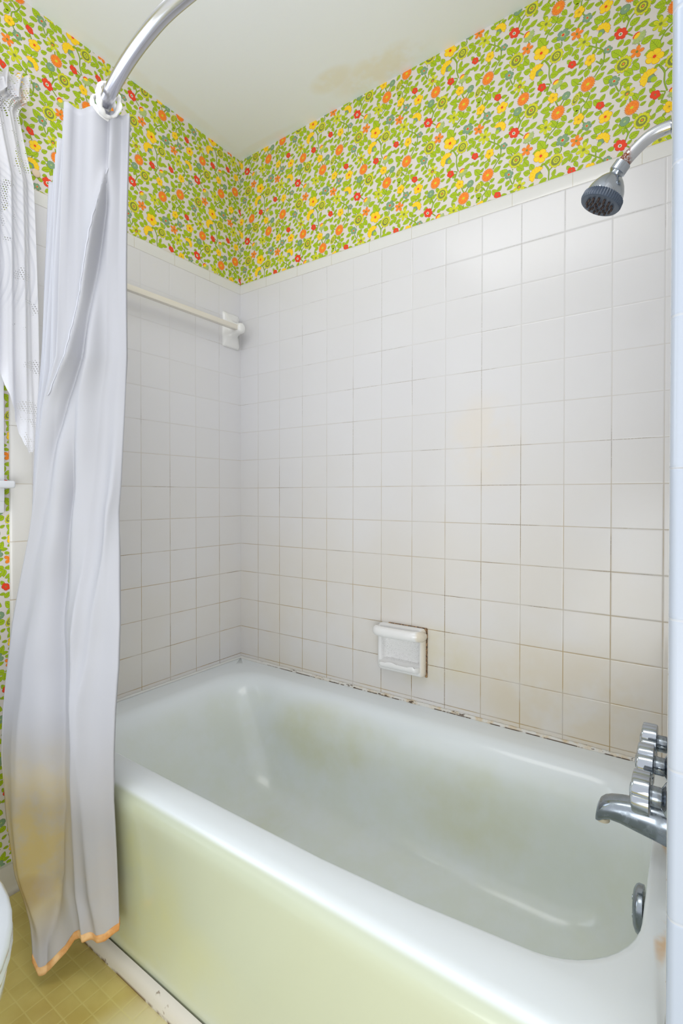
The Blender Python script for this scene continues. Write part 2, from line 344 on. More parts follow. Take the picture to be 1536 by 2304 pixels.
# ---------------------------------------------------------------- walls
def wall_mesh(name, quads, papers, tilemat, plainmat=None):
    """quads: list of (4 points, mat slot 0=tile 1=plain); papers: args for paper_faces"""
    V, Fc, MI = [], [], []
    for p in papers: paper_faces(V, Fc, MI, *p)
    k = len(PNAMES)
    for q, s in quads:
        i = len(V); V.extend(q); Fc.append((i, i+1, i+2, i+3)); MI.append(k+s)
    o = pyobj(name, V, Fc, paper_mats+[tilemat, plainmat or tilemat], mi=MI); return struct(o)
plaster = mat('plaster', (226, 226, 222), .8)
pb = lambda u, v, l: (u, PAP-l, v)
pl = lambda u, v, l: (-PAP+l, u, v)
q = lambda *p: list(p)
wall_mesh('wall_back', [(q((0, 0, .3), (WX, 0, .3), (WX, 0, CAPZ), (0, 0, CAPZ)), 0), (q((-.1, .03, 0), (WX+.2, .03, 0), (WX+.2, .03, 2.45), (-.1, .03, 2.45)), 1)],
          [(-.006, WX+.006, CAPZ, CEIL, pb, 1.057, 2.31)], tile_back, plaster)
YE = -.765
OL = (-.2060-.2562*4, 2.183)
wall_mesh('wall_left', [(q((0, 0, .3), (0, YE, .3), (0, YE, CAPZ), (0, 0, CAPZ)), 0), (q((0, YE, 0), (0, -.775, 0), (0, -.775, .3), (0, YE, .3)), 0),
                        (q((-.02, .03, -.05), (-.02, -.86, -.05), (-.02, -.86, 2.45), (-.02, .03, 2.45)), 1), (q((-.02, -1.56, -.05), (-.02, -2.2, -.05), (-.02, -2.2, 2.45), (-.02, -1.56, 2.45)), 1)],
          [(-.86, .006, CAPZ, CEIL, pl)+OL, (-.86, -.8, .0, CAPZ, pl)+OL, (-1.56, -.86, 2.03, CEIL, pl)+OL, (-1.56, -.86, 0, 1.05, pl)+OL, (-1.75, -1.56, 0, CEIL, pl)+OL], tile_left, plaster)
# right plumbing wall: tiled face towards the tub, tiled end towards the room
bm = bmesh.new(); box(bm, WX+.0025, WX+.14, -.772, .02, 0, CEIL+.02)
wr = obj('wall_right', bm, [tile_right], smooth=False); struct(wr)
bm = bmesh.new()     # rounded bullnose column on the wall end
prof = [(WX+.003, -.75), (WX+.003, -.780), (WX+.0042, -.7845), (WX+.007, -.7885), (WX+.011, -.790), (WX+.05, -.790), (WX+.1425, -.790), (WX+.1425, -.75)]
a = [bm.verts.new((x, y, 0)) for x, y in prof]; b = [bm.verts.new((x, y, CEIL)) for x, y in prof]
for i in range(len(prof)): bm.faces.new((a[i], a[(i+1) % len(prof)], b[(i+1) % len(prof)], b[i]))
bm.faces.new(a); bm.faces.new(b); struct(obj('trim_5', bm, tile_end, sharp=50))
# ceiling, with a faint water stain
cm = mat('ceiling_paint', (238, 241, 246), .85); g = NT(cm); vec, X = g.pos()
n = g.noise(vec, 9, 4, .6)
s1 = g.m('MAXIMUM', g.blob(X, (.66, -.05, CEIL), (.2, .07, 1)), g.blob(X, (.52, -.10, CEIL), (.1, .05, 1)))
s2 = g.m('MAXIMUM', g.blob(X, (.10, -.02, CEIL), (.25, .02, 1)), g.blob(X, (.03, -.35, CEIL), (.03, .35, 1)))
g.col(g.mix(g.m('MULTIPLY', g.m('MAXIMUM', s1, g.m('MULTIPLY', s2, .4)), g.m('MULTIPLY', .75, g.step(n, .32, .55))), lin((238, 241, 246)), lin((234, 228, 210))))
g.bump(g.noise(vec, 120, 3), .1, .001)
bm = bmesh.new(); box(bm, -.1, 2.6, -2.3, .1, CEIL, CEIL+.05); struct(obj('ceiling', bm, cm, smooth=False))
# caps over the tile
def cap(name, P0, dirv, nrm, length, m):
    prof = [(-PAP, CAPZ), (.0006, CAPZ), (.0006, CAPT-.012), (-.0003, CAPT-.006), (-.002, CAPT-.002), (-.0045, CAPT), (-PAP, CAPT)]
    bm = bmesh.new(); P0, D, N = Vector(P0), Vector(dirv), Vector(nrm)
    A = [bm.verts.new(P0+N*d+Vector((0, 0, z))) for d, z in prof]; B = [bm.verts.new(P0+D*length+N*d+Vector((0, 0, z))) for d, z in prof]
    for i in range(len(prof)): bm.faces.new((A[i], A[(i+1) % len(prof)], B[(i+1) % len(prof)], B[i]))
    bm.faces.new(A); bm.faces.new(B); return struct(obj(name, bm, m, sharp=50))
cap('trim_1', (0, 0, 0), (1, 0, 0), (0, -1, 0), WX, cap_back); cap('trim_2', (0, 0, 0), (0, -1, 0), (1, 0, 0), .8187, cap_left)
# vertical bullnose column that ends the left wall tile
bm = bmesh.new(); prof = [(-.02, YE), (.0006, YE), (.0006, -.808), (-.0004, -.8145), (-.0028, -.8178), (-PAP, -.8187), (-.02, -.8187)]
A = [bm.verts.new((x, y, .077)) for x, y in prof]; B = [bm.verts.new((x, y, CAPZ)) for x, y in prof]
for i in range(len(prof)): bm.faces.new((A[i], A[(i+1) % len(prof)], B[(i+1) % len(prof)], B[i]))
bm.faces.new(A); bm.faces.new(B); struct(obj('trim_3', bm, tile_trim_v, sharp=50))
# tiled baseboard of the left wall
bbm = mat('baseboard_tile', (196, 190, 176), .3); g = NT(bbm); vec, X = g.pos()
f = g.m('FRACT', g.m('ADD', g.m('DIVIDE', X[1], .1528), 50.9)); d = g.m('MULTIPLY', g.m('MINIMUM', f, g.m('SUBTRACT', 1.0, f)), .15)
g.col(g.mix(g.m('MAXIMUM', g.step(d, .0016, .0006), g.m('MULTIPLY', g.step(X[2], .012, .0), g.noise(vec, 60))), lin((200, 195, 184)), lin((110, 92, 62))))
bm = bmesh.new(); prof = [(-PAP, 0), (.014, 0), (.012, .006), (.009, .012), (.0075, .03), (.007, .072), (.004, .077), (-PAP, .078)]
A = [bm.verts.new((x, -.80, z)) for x, z in prof]; B = [bm.verts.new((x, -2.2, z)) for x, z in prof]
for i in range(len(prof)): bm.faces.new((A[i], A[(i+1) % len(prof)], B[(i+1) % len(prof)], B[i]))
bm.faces.new(A); bm.faces.new(B); struct(obj('baseboard_left', bm, bbm, sharp=50))
# floor: yellowed sheet flooring with small embossed squares
fm = mat('sheet_flooring', (196, 184, 110), .32, coat=.2); g = NT(fm); vec, X = g.pos()
P_ = .0385
fx, fy = g.m('FRACT', g.m('ADD', g.m('DIVIDE', X[0], P_), 50.5)), g.m('FRACT', g.m('ADD', g.m('DIVIDE', X[1], P_), 50.5))
d = g.m('MINIMUM', g.m('MINIMUM', fx, g.m('SUBTRACT', 1.0, fx)), g.m('MINIMUM', fy, g.m('SUBTRACT', 1.0, fy)))
ln_ = g.step(d, .05, .015)
cmb = g.n('ShaderNodeCombineXYZ'); g.put(g.m('FLOOR', g.m('ADD', g.m('DIVIDE', X[0], P_), 50.5)), cmb.inputs[0]); g.put(g.m('FLOOR', g.m('ADD', g.m('DIVIDE', X[1], P_), 50.5)), cmb.inputs[1])
wn = g.n('ShaderNodeTexWhiteNoise', noise_dimensions='2D'); g.t.links.new(cmb.outputs[0], wn.inputs['Vector'])
c = g.mix(wn.outputs['Value'], lin((212, 195, 120)), lin((206, 188, 112)))
c = g.mix(g.m('MULTIPLY', g.step(g.noise(vec, 7, 4), .4, .7), .55), c, lin((176, 150, 70)))
c = g.mix(g.m('MULTIPLY', g.blob(X, (.62, -.90, 0), (.14, .22, 1)), .8), c, lin((226, 218, 176)))
c = g.mix(g.m('MULTIPLY', ln_, .35), c, lin((222, 212, 140)))
g.col(c); g.bump(g.m('ADD', g.m('MULTIPLY', g.step(d, .0, .12), .8), g.m('MULTIPLY', g.noise(vec, 90), .3)), .25, .001)
bm = bmesh.new(); box(bm, -.02, 2.6, -2.3, -.76, -.05, 0); struct(obj('floor', bm, fm, smooth=False))
# quarter-round along the tub base
tm = mat('painted_shoe_moulding', (222, 216, 204), .4); g = NT(tm); vec, X = g.pos()
g.col(g.mix(g.m('MAXIMUM', g.m('MULTIPLY', g.step(X[2], .009, .0), g.step(g.noise(vec, 30, 4), .35, .5)), g.m('MULTIPLY', g.step(g.noise(vec, 45, 3), .66, .72), .7)), lin((218, 212, 202)), lin((104, 74, 40))))
bm = bmesh.new(); prof = [(-.773, 0), (-.790, 0), (-.790, .012), (-.788, .022), (-.784, .029), (-.779, .033), (-.773, .035)]
A = [bm.verts.new((.0, y, z)) for y, z in prof]; B = [bm.verts.new((WX, y, z)) for y, z in prof]
for i in range(len(prof)): bm.faces.new((A[i], A[(i+1) % len(prof)], B[(i+1) % len(prof)], B[i]))
bm.faces.new(A); bm.faces.new(B); struct(obj('trim_4', bm, tm, sharp=50))

# ---------------------------------------------------------------- window in the left wall
wt = mat('window_paint', (226, 228, 232), .35)
bm = bmesh.new()
for y0, y1, z0, z1 in ((-.836, -.90, 1.03, 2.08), (-1.58, -1.515, 1.03, 2.08), (-.836, -1.58, 2.02, 2.085)): box(bm, -.006, .014, min(y0, y1), max(y0, y1), z0, z1, .003)
win = obj('window_1', bm, wt, sharp=30); struct(win)
bm = bmesh.new()
for y0, y1, z0, z1 in ((-.94, -.90, 1.08, 2.02), (-1.515, -1.475, 1.08, 2.02), (-1.475, -.94, 1.08, 1.12), (-1.475, -.94, 1.53, 1.57), (-1.475, -.94, 1.98, 2.02)): box(bm, -.035, -.008, y0, y1, z0, z1, .002)
o = obj('window_sash', bm, wt, win, sharp=30)
gl = mat('window_glass', (235, 240, 245), .25, Transmission_Weight=1.0)
bm = bmesh.new(); box(bm, -.024, -.020, -1.475, -.94, 1.12, 1.98); obj('window_glass', bm, gl, win, smooth=False)
bm = bmesh.new(); box(bm, -.03, .038, -1.62, -.8195, 1.064, 1.083, .005, 3); obj('window_sill', bm, wt, win, sharp=30)
bm = bmesh.new(); box(bm, -.006, .012, -1.58, -.836, 1.0, 1.064, .003); obj('window_apron', bm, wt, win, sharp=30)

# ---------------------------------------------------------------- bathtub
def rr(x0, x1, y0, y1, r, n=10, k=6):
    """rounded rectangle loop, constant vertex count; anticlockwise from the middle of the front side"""
    P = []
    cs = [((x1-r, y0+r), -90), ((x1-r, y1-r), 0), ((x0+r, y1-r), 90), ((x0+r, y0+r), 180)]
    ends = []
    for (cx, cy), a0 in cs:
        arc = [(cx+r*math.cos(math.radians(a0+90*i/n)), cy+r*math.sin(math.radians(a0+90*i/n))) for i in range(n+1)]
        ends.append(arc)
    for i in range(4):
        P += ends[i]; a, b = ends[i][-1], ends[(i+1) % 4][0]
        P += [(a[0]+(b[0]-a[0])*j/k, a[1]+(b[1]-a[1])*j/k) for j in range(1, k)]
    return P
em = mat('tub_enamel', (222, 227, 224), .18, coat=.15); g = NT(em); vec, X = g.pos()
n1, n2 = g.noise(vec, 3.4, 4, .55, off=(1.3, 4.2, .5)), g.noise(vec, 8, 4, .6)
inner = g.m('MULTIPLY', g.step(X[2], .395, .33), g.step(X[1], -.70, -.66))
bl = None
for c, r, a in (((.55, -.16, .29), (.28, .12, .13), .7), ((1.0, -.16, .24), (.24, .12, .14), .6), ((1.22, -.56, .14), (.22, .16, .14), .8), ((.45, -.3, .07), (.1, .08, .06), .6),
                ((.36, -.78, .18), (.34, .08, .30), 1.4), ((.62, -.78, .10), (.3, .08, .14), .6), ((1.32, -.3, .2), (.1, .2, .2), .5)):  # blobs on the front face: stains plus painted-in floor bounce
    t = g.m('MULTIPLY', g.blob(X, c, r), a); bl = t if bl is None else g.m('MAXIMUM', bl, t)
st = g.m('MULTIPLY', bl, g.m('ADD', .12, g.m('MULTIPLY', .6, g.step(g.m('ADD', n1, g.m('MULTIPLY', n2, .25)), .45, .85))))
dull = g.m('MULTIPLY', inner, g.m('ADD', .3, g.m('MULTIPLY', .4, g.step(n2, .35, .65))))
apron_bounce = g.m('MULTIPLY', g.step(X[1], -.762, -.772), .85)  # yellow-green light bounced off the floor, painted into the apron colour
c = g.mix(dull, lin((230, 236, 239)), lin((223, 229, 217))); c = g.mix(apron_bounce, c, lin((184, 191, 164))); c = g.mix(st, c, lin((206, 204, 140)))
rust = g.m('MULTIPLY', g.m('MAXIMUM', g.blob(X, (1.432, -.52, .40), (.012, .09, .03)), g.blob(X, (1.434, -.30, .40), (.014, .05, .03))), g.step(n2, .45, .62))
c = g.mix(rust, c, lin((222, 176, 112))); g.col(c)
g.bump(g.noise(vec, 26, 2), .05, .002)
t = thing('bathtub', 'white enamelled alcove bathtub with yellowish stains and painted-in floor bounce along its front', 'bathtub', (.72, -.39, 0))
RZ = .4035
loops = [((.001, WX-.001, -.768, -.001, .004), 0), ((.001, WX-.001, -.770, -.001, .004), .10), ((.001, WX-.001, -.772, -.001, .004), .22), ((.001, WX-.001, -.776, -.001, .004), .31), ((.001, WX-.001, -.779, -.001, .004), .345),
         ((.001, WX-.001, -.780, -.001, .004), .362), ((.001, WX-.001, -.778, -.001, .004), .378), ((.001, WX-.001, -.771, -.001, .004), .391), ((.001, WX-.001, -.760, -.001, .004), .399), ((.001, WX-.001, -.745, -.001, .006), RZ),
         ((.04, 1.425, -.72, -.04, .06), RZ+.0005), ((.085, 1.413, -.702, -.075, .12), RZ), ((.097, 1.409, -.697, -.085, .125), RZ-.0015), ((.108, 1.407, -.692, -.097, .13), RZ-.006), ((.120, 1.4055, -.687, -.110, .13), RZ-.016), ((.133, 1.4045, -.682, -.122, .13), RZ-.032),
         ((.150, 1.4035, -.676, -.135, .13), RZ-.06), ((.185, 1.402, -.665, -.148, .13), .28), ((.225, 1.397, -.652, -.160, .13), .20), ((.262, 1.388, -.640, -.172, .13), .145),
         ((.295, 1.372, -.622, -.190, .13), .108), ((.33, 1.335, -.60, -.213, .125), .085), ((.375, 1.305, -.565, -.25, .11), .071), ((.43, 1.265, -.52, -.295, .09), .064), ((.55, 1.15, -.44, -.37, .03), .060)]
bm = bmesh.new(); rings = []
for (x0, x1, y0, y1, r), z in loops:
    P = rr(x0, x1, y0, y1, r); ring = []
    for x, y in P:
        # the front rim is a little wider towards the faucet end
        if z > .1 and 9 < len(rings): 
            if y < -.5: y += .045*max(0, (x-.85)/.55)**2
        ring.append(bm.verts.new((x-.72, y+.39, z)))
    rings.append(ring)
for A, B in zip(rings, rings[1:]):
    n = len(A)
    for k in range(n): bm.faces.new((A[k], A[(k+1) % n], B[(k+1) % n], B[k]))
bm.faces.new(rings[-1])
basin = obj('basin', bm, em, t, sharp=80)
# the stains and painted floor bounce are laid out in room coordinates
for nn in em.node_tree.nodes:
    if nn.type == 'TEX_COORD':
        mp = em.node_tree.nodes.new('ShaderNodeMapping'); mp.inputs['Location'].default_value = (.72, -.39, 0)
        ls = list(nn.outputs['Object'].links)
        for l in ls: em.node_tree.links.new(mp.outputs[0], l.to_socket)
        em.node_tree.links.new(nn.outputs['Object'], mp.inputs[0])
# drain and overflow
chrome = mat('chrome', (176, 182, 190), .12, 1); g = NT(chrome); vec, X = g.pos()
g.put(g.m('ADD', .08, g.m('MULTIPLY', .22, g.step(g.noise(vec, 60, 4), .4, .75))), g.b.inputs['Roughness'])
dull_chrome = mat('dull_chrome', (150, 158, 166), .25, 1); g = NT(dull_chrome); vec, X = g.pos()
g.put(g.m('ADD', .16, g.m('MULTIPLY', .3, g.step(g.noise(vec, 70, 4), .4, .75))), g.b.inputs['Roughness'])
dark = mat('dark_gap', (30, 26, 24), .7)
bm = bmesh.new(); lathe(bm, (0, 0, 0), (0, 0, 1), [(-.004, .012), (.001, .034), (.004, .033), (.005, .02), (.003, .004)], 32); d_ = obj('drain', bm, dull_chrome, t); d_.location = (1.2-.72, -.405+.39, .062)
ov = thing('overflow_plate', 'round chrome overflow cover on the inner end of the tub below the spout', 'overflow cover', (1.4005, -.385, .322))
bm = bmesh.new(); lathe(bm, (0, 0, 0), (-1, 0, -.04), [(.0, .0375), (.0005, .038), (.008, .0385), (.012, .036), (.0155, .029), (.017, .015), (.0172, .002)], 40)
o = obj('cover_dome', bm, dull_chrome, ov)
bm = bmesh.new(); box(bm, -.0125, -.001, -.009, .009, -.0395, -.031, .001); obj('drain_slot', bm, dark, ov)
bm = bmesh.new()
bm.free()
for zz in (.016, -.016):
    bm = bmesh.new(); lathe(bm, (-.0165, 0, zz), (-1, 0, 0), [(0, .0045), (.0018, .0042), (.0025, .002)], 14); obj('screw', bm, chrome, ov)
# caulk bead between tub and tile, cracked and mildewed
kc = mat('old_caulk', (216, 212, 200), .5); g = NT(kc); vec, X = g.pos()
a = g.m('MULTIPLY', g.m('MULTIPLY', g.step(g.noise(vec, 22, 4, .65), .45, .65), .7), g.step(X[0], .1, .7)); b = g.m('MAXIMUM', g.m('MULTIPLY', g.step(g.noise(vec, 150, 4, .7, sc=(.35, 1, 1)), .56, .62), g.step(g.noise(vec, 9, 2), .48, .58)), g.m('MULTIPLY', g.step(X[2], .4062, .4048), g.step(g.noise(vec, 28, 4, .6, off=(5, 1, 1)), .46, .52)))
g.col(g.mix(g.m('MULTIPLY', b, g.step(X[0], .02, .3)), g.mix(a, lin((220, 218, 212)), lin((206, 178, 128))), lin((84, 66, 48)))); g.bump(g.noise(vec, 160, 4), .6, .002)
bm = bmesh.new(); rnd = random.Random(2); N = 150; prev = None
for i in range(N+1):
    x = .001+(WX-.002)*i/N; j = rnd.uniform(-.0008, .0012)
    P = [(x, .0002, .4115+j), (x, -.0025, .4095+j), (x, -.0055, .4055+j*.5), (x, -.0075, .4035), (x, .0002, .4)]
    cur = [bm.verts.new(p) for p in P]
    if prev:
        for k in range(5): bm.faces.new((prev[k], prev[(k+1) % 5], cur[(k+1) % 5], cur[k]))
    prev = cur
o = obj('trim_6', bm, kc, sharp=180); struct(o)
bm = bmesh.new(); prev = None
for i in range(81):
    y = -.001-.77*i/80; j = rnd.uniform(-.0005, .0008)
    P = [(-.0002, y, .411+j), (.003, y, .409+j), (.0065, y, .4045), (-.0002, y, .4)]
    cur = [bm.verts.new(p) for p in P]
    if prev:
        for k in range(4): bm.faces.new((prev[k], prev[(k+1) % 4], cur[(k+1) % 4], cur[k]))
    prev = cur
kc2 = mat('white_caulk', (222, 222, 218), .45); struct(obj('trim_7', bm, kc2, sharp=180))

# ---------------------------------------------------------------- soap dish
sd = thing('soap_dish', 'white ceramic soap dish with a grab bar set in the long tiled wall', 'soap dish', (.7225, 0, .567))
cer = mat('soap_dish_ceramic', (232, 231, 229), .14, coat=.3); g = NT(cer); vec, X = g.pos()
scum = g.m('MULTIPLY', g.m('MULTIPLY', g.step(X[1], -.022, -.012), g.step(X[2], .05, .03)), g.step(g.noise(vec, 520, 3, .7), .56, .64))
warm = g.m('MULTIPLY', g.step(X[0], .066, .078), .7)
g.col(g.mix(g.m('MULTIPLY', scum, .55), g.mix(warm, lin((233, 232, 231)), lin((222, 208, 182))), lin((120, 112, 104)))); g.bump(g.noise(vec, 300, 3), .12, .0008)
bm = bmesh.new(); HW, HH = .0815, .0735
# back plate ring with a recessed pocket: lofted rounded rectangles in the wall plane
def rrz(hw, hh, r, y, cz=0): return [Vector((x, y, z+cz)) for x, z in rr(-hw, hw, -hh, hh, r, 6, 5)]
L_ = [rrz(HW, HH, .010, .003), rrz(HW, HH, .012, -.014), rrz(HW-.002, HH-.002, .013, -.020), rrz(HW-.007, HH-.007, .013, -.0235), rrz(HW-.013, HH-.013, .012, -.0235), rrz(HW-.016, HH-.016, .012, -.020), rrz(HW-.018, HH-.02, .012, -.008), rrz(HW-.024, HH-.028, .01, -.0025), rrz(.01, .01, .004, -.002)]
prev = None
for P in L_:
    cur = [bm.verts.new(p) for p in P]
    if prev:
        n = len(cur)
        for k in range(n): bm.faces.new((prev[k], prev[(k+1) % n], cur[(k+1) % n], cur[k]))
    prev = cur
bm.faces.new(prev); obj('dish_body', bm, cer, sd, sharp=70)
bm = bmesh.new()     # grab bar with swept ends
P = smoothpath([(-.074, -.012, .052), (-.076, -.030, .054), (-.068, -.045, .056), (-.045, -.050, .056), (0, -.051, .056), (.045, -.050, .056), (.068, -.045, .056), (.076, -.030, .054), (.074, -.012, .052)], 5)
tube(bm, P, [.0128]*len(P), 16)
for v in bm.verts: v.co.z = .055+(v.co.z-.055)*1.25
obj('grab_bar', bm, cer, sd, sharp=70)
bm = bmesh.new()     # tray with a drip lip
N = 28; A = []
for i in range(N+1):
    x = -.070+.140*i/N; sc_ = .004*max(0, math.cos((x+.02)/.012))*(1 if abs(x) < .06 else 0)
    e = 1-max(0, (abs(x)-.058)/.012)**2*.4
    prof = [(.0, -.036), (-.018, -.040), (-.030*e, -.045), (-.037*e, -.044+sc_), (-.0425*e, -.042+sc_), (-.045*e, -.046+sc_*.6), (-.042*e, -.055), (-.030*e, -.061), (-.015, -.066), (0, -.068)]
    A.append([bm.verts.new((x, y, z)) for y, z in prof])
for a, b in zip(A, A[1:]):
    for k in range(len(a)): bm.faces.new((a[k], a[(k+1) % len(a)], b[(k+1) % len(a)], b[k]))
bm.faces.new(A[0]); bm.faces.new(A[-1]); obj('tray', bm, cer, sd, sharp=60)
gm = mat('mildewed_joint', (120, 88, 58), .8); g = NT(gm); vec, X = g.pos()
g.col(g.mix(g.step(g.noise(vec, 160, 4, .7), .4, .6), lin((176, 140, 100)), lin((72, 52, 38))))
bm = bmesh.new(); box(bm, HW-.003, HW+.003, -.006, .002, -HH-.001, HH, .001); box(bm, -.05, HW+.002, -.005, .002, HH-.002, HH+.0016, .0005); obj('joint', bm, gm, sd, smooth=False)

# ---------------------------------------------------------------- towel bar on the left wall
tb = thing('towel_bar', 'white ceramic towel bar high on the left tiled wall behind the curtain', 'towel bar', (0, -.07, 1.68))
wc = mat('white_ceramic', (232, 231, 230), .16, coat=.3)
def bracket(yc, nm):
    bm = bmesh.new()
    L_ = []
    for i, (x, hw, hh, r, cz) in enumerate([(-.001, .042, .066, .006, 0), (.004, .042, .066, .008, 0), (.009, .038, .060, .012, 0), (.014, .028, .042, .014, .0), (.022, .020, .030, .014, .001), (.034, .017, .024, .013, .001), (.046, .018, .021, .015, 0), (.058, .018, .020, .0165, 0), (.066, .015, .017, .0145, 0), (.069, .008, .009, .0075, 0)]):
        L_.append([bm.verts.new((x, yc+yy, zz+cz)) for yy, zz in rr(-hw, hw, -hh, hh, r, 6, 4)])
    for a, b in zip(L_, L_[1:]):
        n = len(a)
        for k in range(n): bm.faces.new((a[k], a[(k+1) % n], b[(k+1) % n], b[k]))
    bm.faces.new(L_[0]); bm.faces.new(L_[-1]); return obj('bracket', bm, wc, tb, sharp=70)
bracket(.018, 0); bracket(-.60, 1)
acr = mat('cream_plastic', (226, 220, 208), .2, coat=.2)
bm = bmesh.new(); box(bm, .040, .058, -.60, .008, -.009, .009, .0015); obj('rail', bm, acr, tb, sharp=30)

# ---------------------------------------------------------------- shower head
sh = thing('wall_shower', 'chrome shower head with a dark blue-grey nozzle ring on an angled arm', 'shower head', (WX, -.38, 1.668))
rel = lambda p: Vector(p)-Vector((WX, -.38, 1.668))
rust = mat('rusty_chrome', (206, 208, 212), .15, 1); g = NT(rust); vec, X = g.pos()
k_ = g.m('MULTIPLY', g.step(X[0], -.066, -.074), g.step(g.noise(vec, 220, 4, .7), .38, .52))
g.col(g.mix(k_, lin((206, 208, 212)), lin((126, 66, 36)))); g.put(g.m('SUBTRACT', 1.0, k_), g.b.inputs['Metallic']); g.put(g.m('ADD', .1, g.m('MULTIPLY', k_, .7)), g.b.inputs['Roughness'])
bm = bmesh.new()
P = smoothpath([rel(p) for p in ((WX+.002, -.38, 1.668), (1.425, -.38, 1.6695), (1.408, -.38, 1.6675), (1.393, -.38, 1.661), (1.378, -.38, 1.650), (1.3665, -.38, 1.640), (1.357, -.38, 1.631))], 6)
tube(bm, P, .0107, 20); obj('arm', bm, rust, sh)
bm = bmesh.new(); lathe(bm, (.0, 0, 0), (-1, 0, 0), [(0, .030), (.003, .030), (.008, .024), (.011, .014), (.012, .011)], 32); obj('escutcheon', bm, chrome, sh)
ax = Vector((-.62, -.02, -.78)).normalized()
bm = bmesh.new(); lathe(bm, rel((1.3605, -.38, 1.6345)), ax, [(0, .0105), (.0005, .0138), (.016, .0142), (.0175, .0125), (.0225, .0105)], 28); obj('collar', bm, chrome, sh)
hc = rel((1.3465, -.381, 1.6165)); ax2 = Vector((-.42, -.12, -.90)).normalized()
bm = bmesh.new(); lathe(bm, hc, ax2, [(-.004, .006), (.0, .0115), (.004, .0165), (.010, .0215), (.018, .0265), (.026, .0300), (.034, .0320), (.040, .0327), (.041, .031)], 48); obj('bell', bm, chrome, sh)
blue = mat('slate_plastic', (72, 84, 102), .35)
bm = bmesh.new(); lathe(bm, hc+ax2*.039, ax2, [(0, .031), (.0005, .0340), (.010, .0345), (.014, .0335), (.0155, .030), (.0145, .026)], 96, shape=lambda t, h: 1+(.03*math.cos(48*t) if 0.0001 < h < .012 else 0)); obj('nozzle_ring', bm, blue, sh, sharp=50)
rub = mat('dark_rubber', (44, 38, 42), .55); rub2 = mat('brown_rubber', (58, 42, 38), .5)
bm = bmesh.new(); lathe(bm, hc+ax2*.045, ax2, [(0, .027), (.0075, .0265), (.0078, .002)], 40); face_ = obj('spray_face', bm, rub, sh)
u_, v_, _ = frame_of(ax2); bm = bmesh.new()
for rr_, n_ in ((.0220, 14), (.0150, 9), (.0075, 5)):
    for k in range(n_):
        a_ = 2*math.pi*k/n_+rr_*90; lathe(bm, hc+ax2*.052+(u_*math.cos(a_)+v_*math.sin(a_))*rr_, ax2, [(0, .0022), (.0055, .0019), (.0068, .0008)], 8)
obj('spray_nubs', bm, rub2, face_)

# ---------------------------------------------------------------- tap handles and spout
def wheel_shape(t, h):
    s = .90+.10*abs(math.cos(4.5*t))**.8
    return s
def handle(y, z, label, rot):
    t = thing('tap_handle', label, 'tap handle', (WX, y, z), 'three tap handles on the right tub wall')
    bm = bmesh.new(); lathe(bm, (0, 0, 0), (-1, 0, 0), [(0, .029), (.003, .029), (.009, .024), (.013, .017), (.015, .014)], 32); obj('escutcheon', bm, chrome, t)
    bm = bmesh.new(); lathe(bm, (0, 0, 0), (-1, 0, 0), [(.010, .0135), (.016, .0150), (.028, .0150), (.034, .0135)], 28); obj('stem', bm, dull_chrome, t)
    bm = bmesh.new(); hp = [(.028, .022), (.0285, .030), (.030, .0335), (.050, .0335), (.0525, .0325), (.054, .028), (.055, .020)]
    # hexagonal scalloped knob: rounded lobes separated by shallow flats
    def shp(a, h):
        a = (a+rot) % (2*math.pi); s = (a/(2*math.pi)*5) % 1
        return .84+.16*math.sin(math.pi*s)**.55 if .05 < h/.1+1 else 1
    lathe(bm, (0, 0, 0), (-1, 0, 0), hp, 120, shape=shp); k = obj('knob', bm, chrome, t, sharp=25)
    bm = bmesh.new(); lathe(bm, (-.0545, 0, 0), (-1, 0, 0), [(0, .012), (.002, .0115), (.003, .008)], 24); obj('index_cap', bm, dull_chrome, k)
    return t
handle(-.475, .573, 'chrome scalloped tap handle nearest the room, directly above the tub spout', .4)
handle(-.38, .579, 'chrome scalloped tap handle in the middle of the three on the wall', 1.0)
handle(-.285, .579, 'chrome scalloped tap handle farthest from the room, next to the long tiled wall', .2)
sp = thing('tub_spout', 'chrome tub spout with a worn lip below the tap handles', 'spout', (WX, -.38, .482))
bm = bmesh.new(); A = []
# (distance from wall, top z, bottom z, half width)
for d, zt, zb, hw in ((-.001, .030, -.034, .026), (.010, .031, -.032, .0262), (.030, .031, -.0275, .0255), (.055, .0285, -.0225, .0245), (.078, .0255, -.0175, .0235), (.095, .0215, -.0165, .0225), (.105, .0170, -.0205, .0215), (.112, .0105, -.0255, .020), (.1165, .000, -.0262, .018), (.118, -.010, -.0255, .016)):
    ring = []; c_ = (zt+zb)/2; hh = (zt-zb)/2
    for k in range(28):
        a_ = 2*math.pi*k/28; cx, cz = math.cos(a_), math.sin(a_)
        e = .62 if cz < 0 else .85
        ring.append(bm.verts.new((-d, hw*math.copysign(abs(cx)**e, cx), c_+hh*math.copysign(abs(cz)**e, cz))))
    A.append(ring)
for a, b in zip(A, A[1:]):
    for k in range(28): bm.faces.new((a[k], a[(k+1) % 28], b[(k+1) % 28], b[k]))
bm.faces.new(A[0]); bm.faces.new(A[-1]); obj('spout_body', bm, dull_chrome, sp, sharp=50)
bm = bmesh.new(); lathe(bm, (-.108, 0, -.021), (0, 0, -1), [(0, .0115), (.0065, .0115), (.0068, .0085), (.003, .008)], 24); obj('outlet', bm, mat('lime_scale', (206, 196, 170), .6), sp)

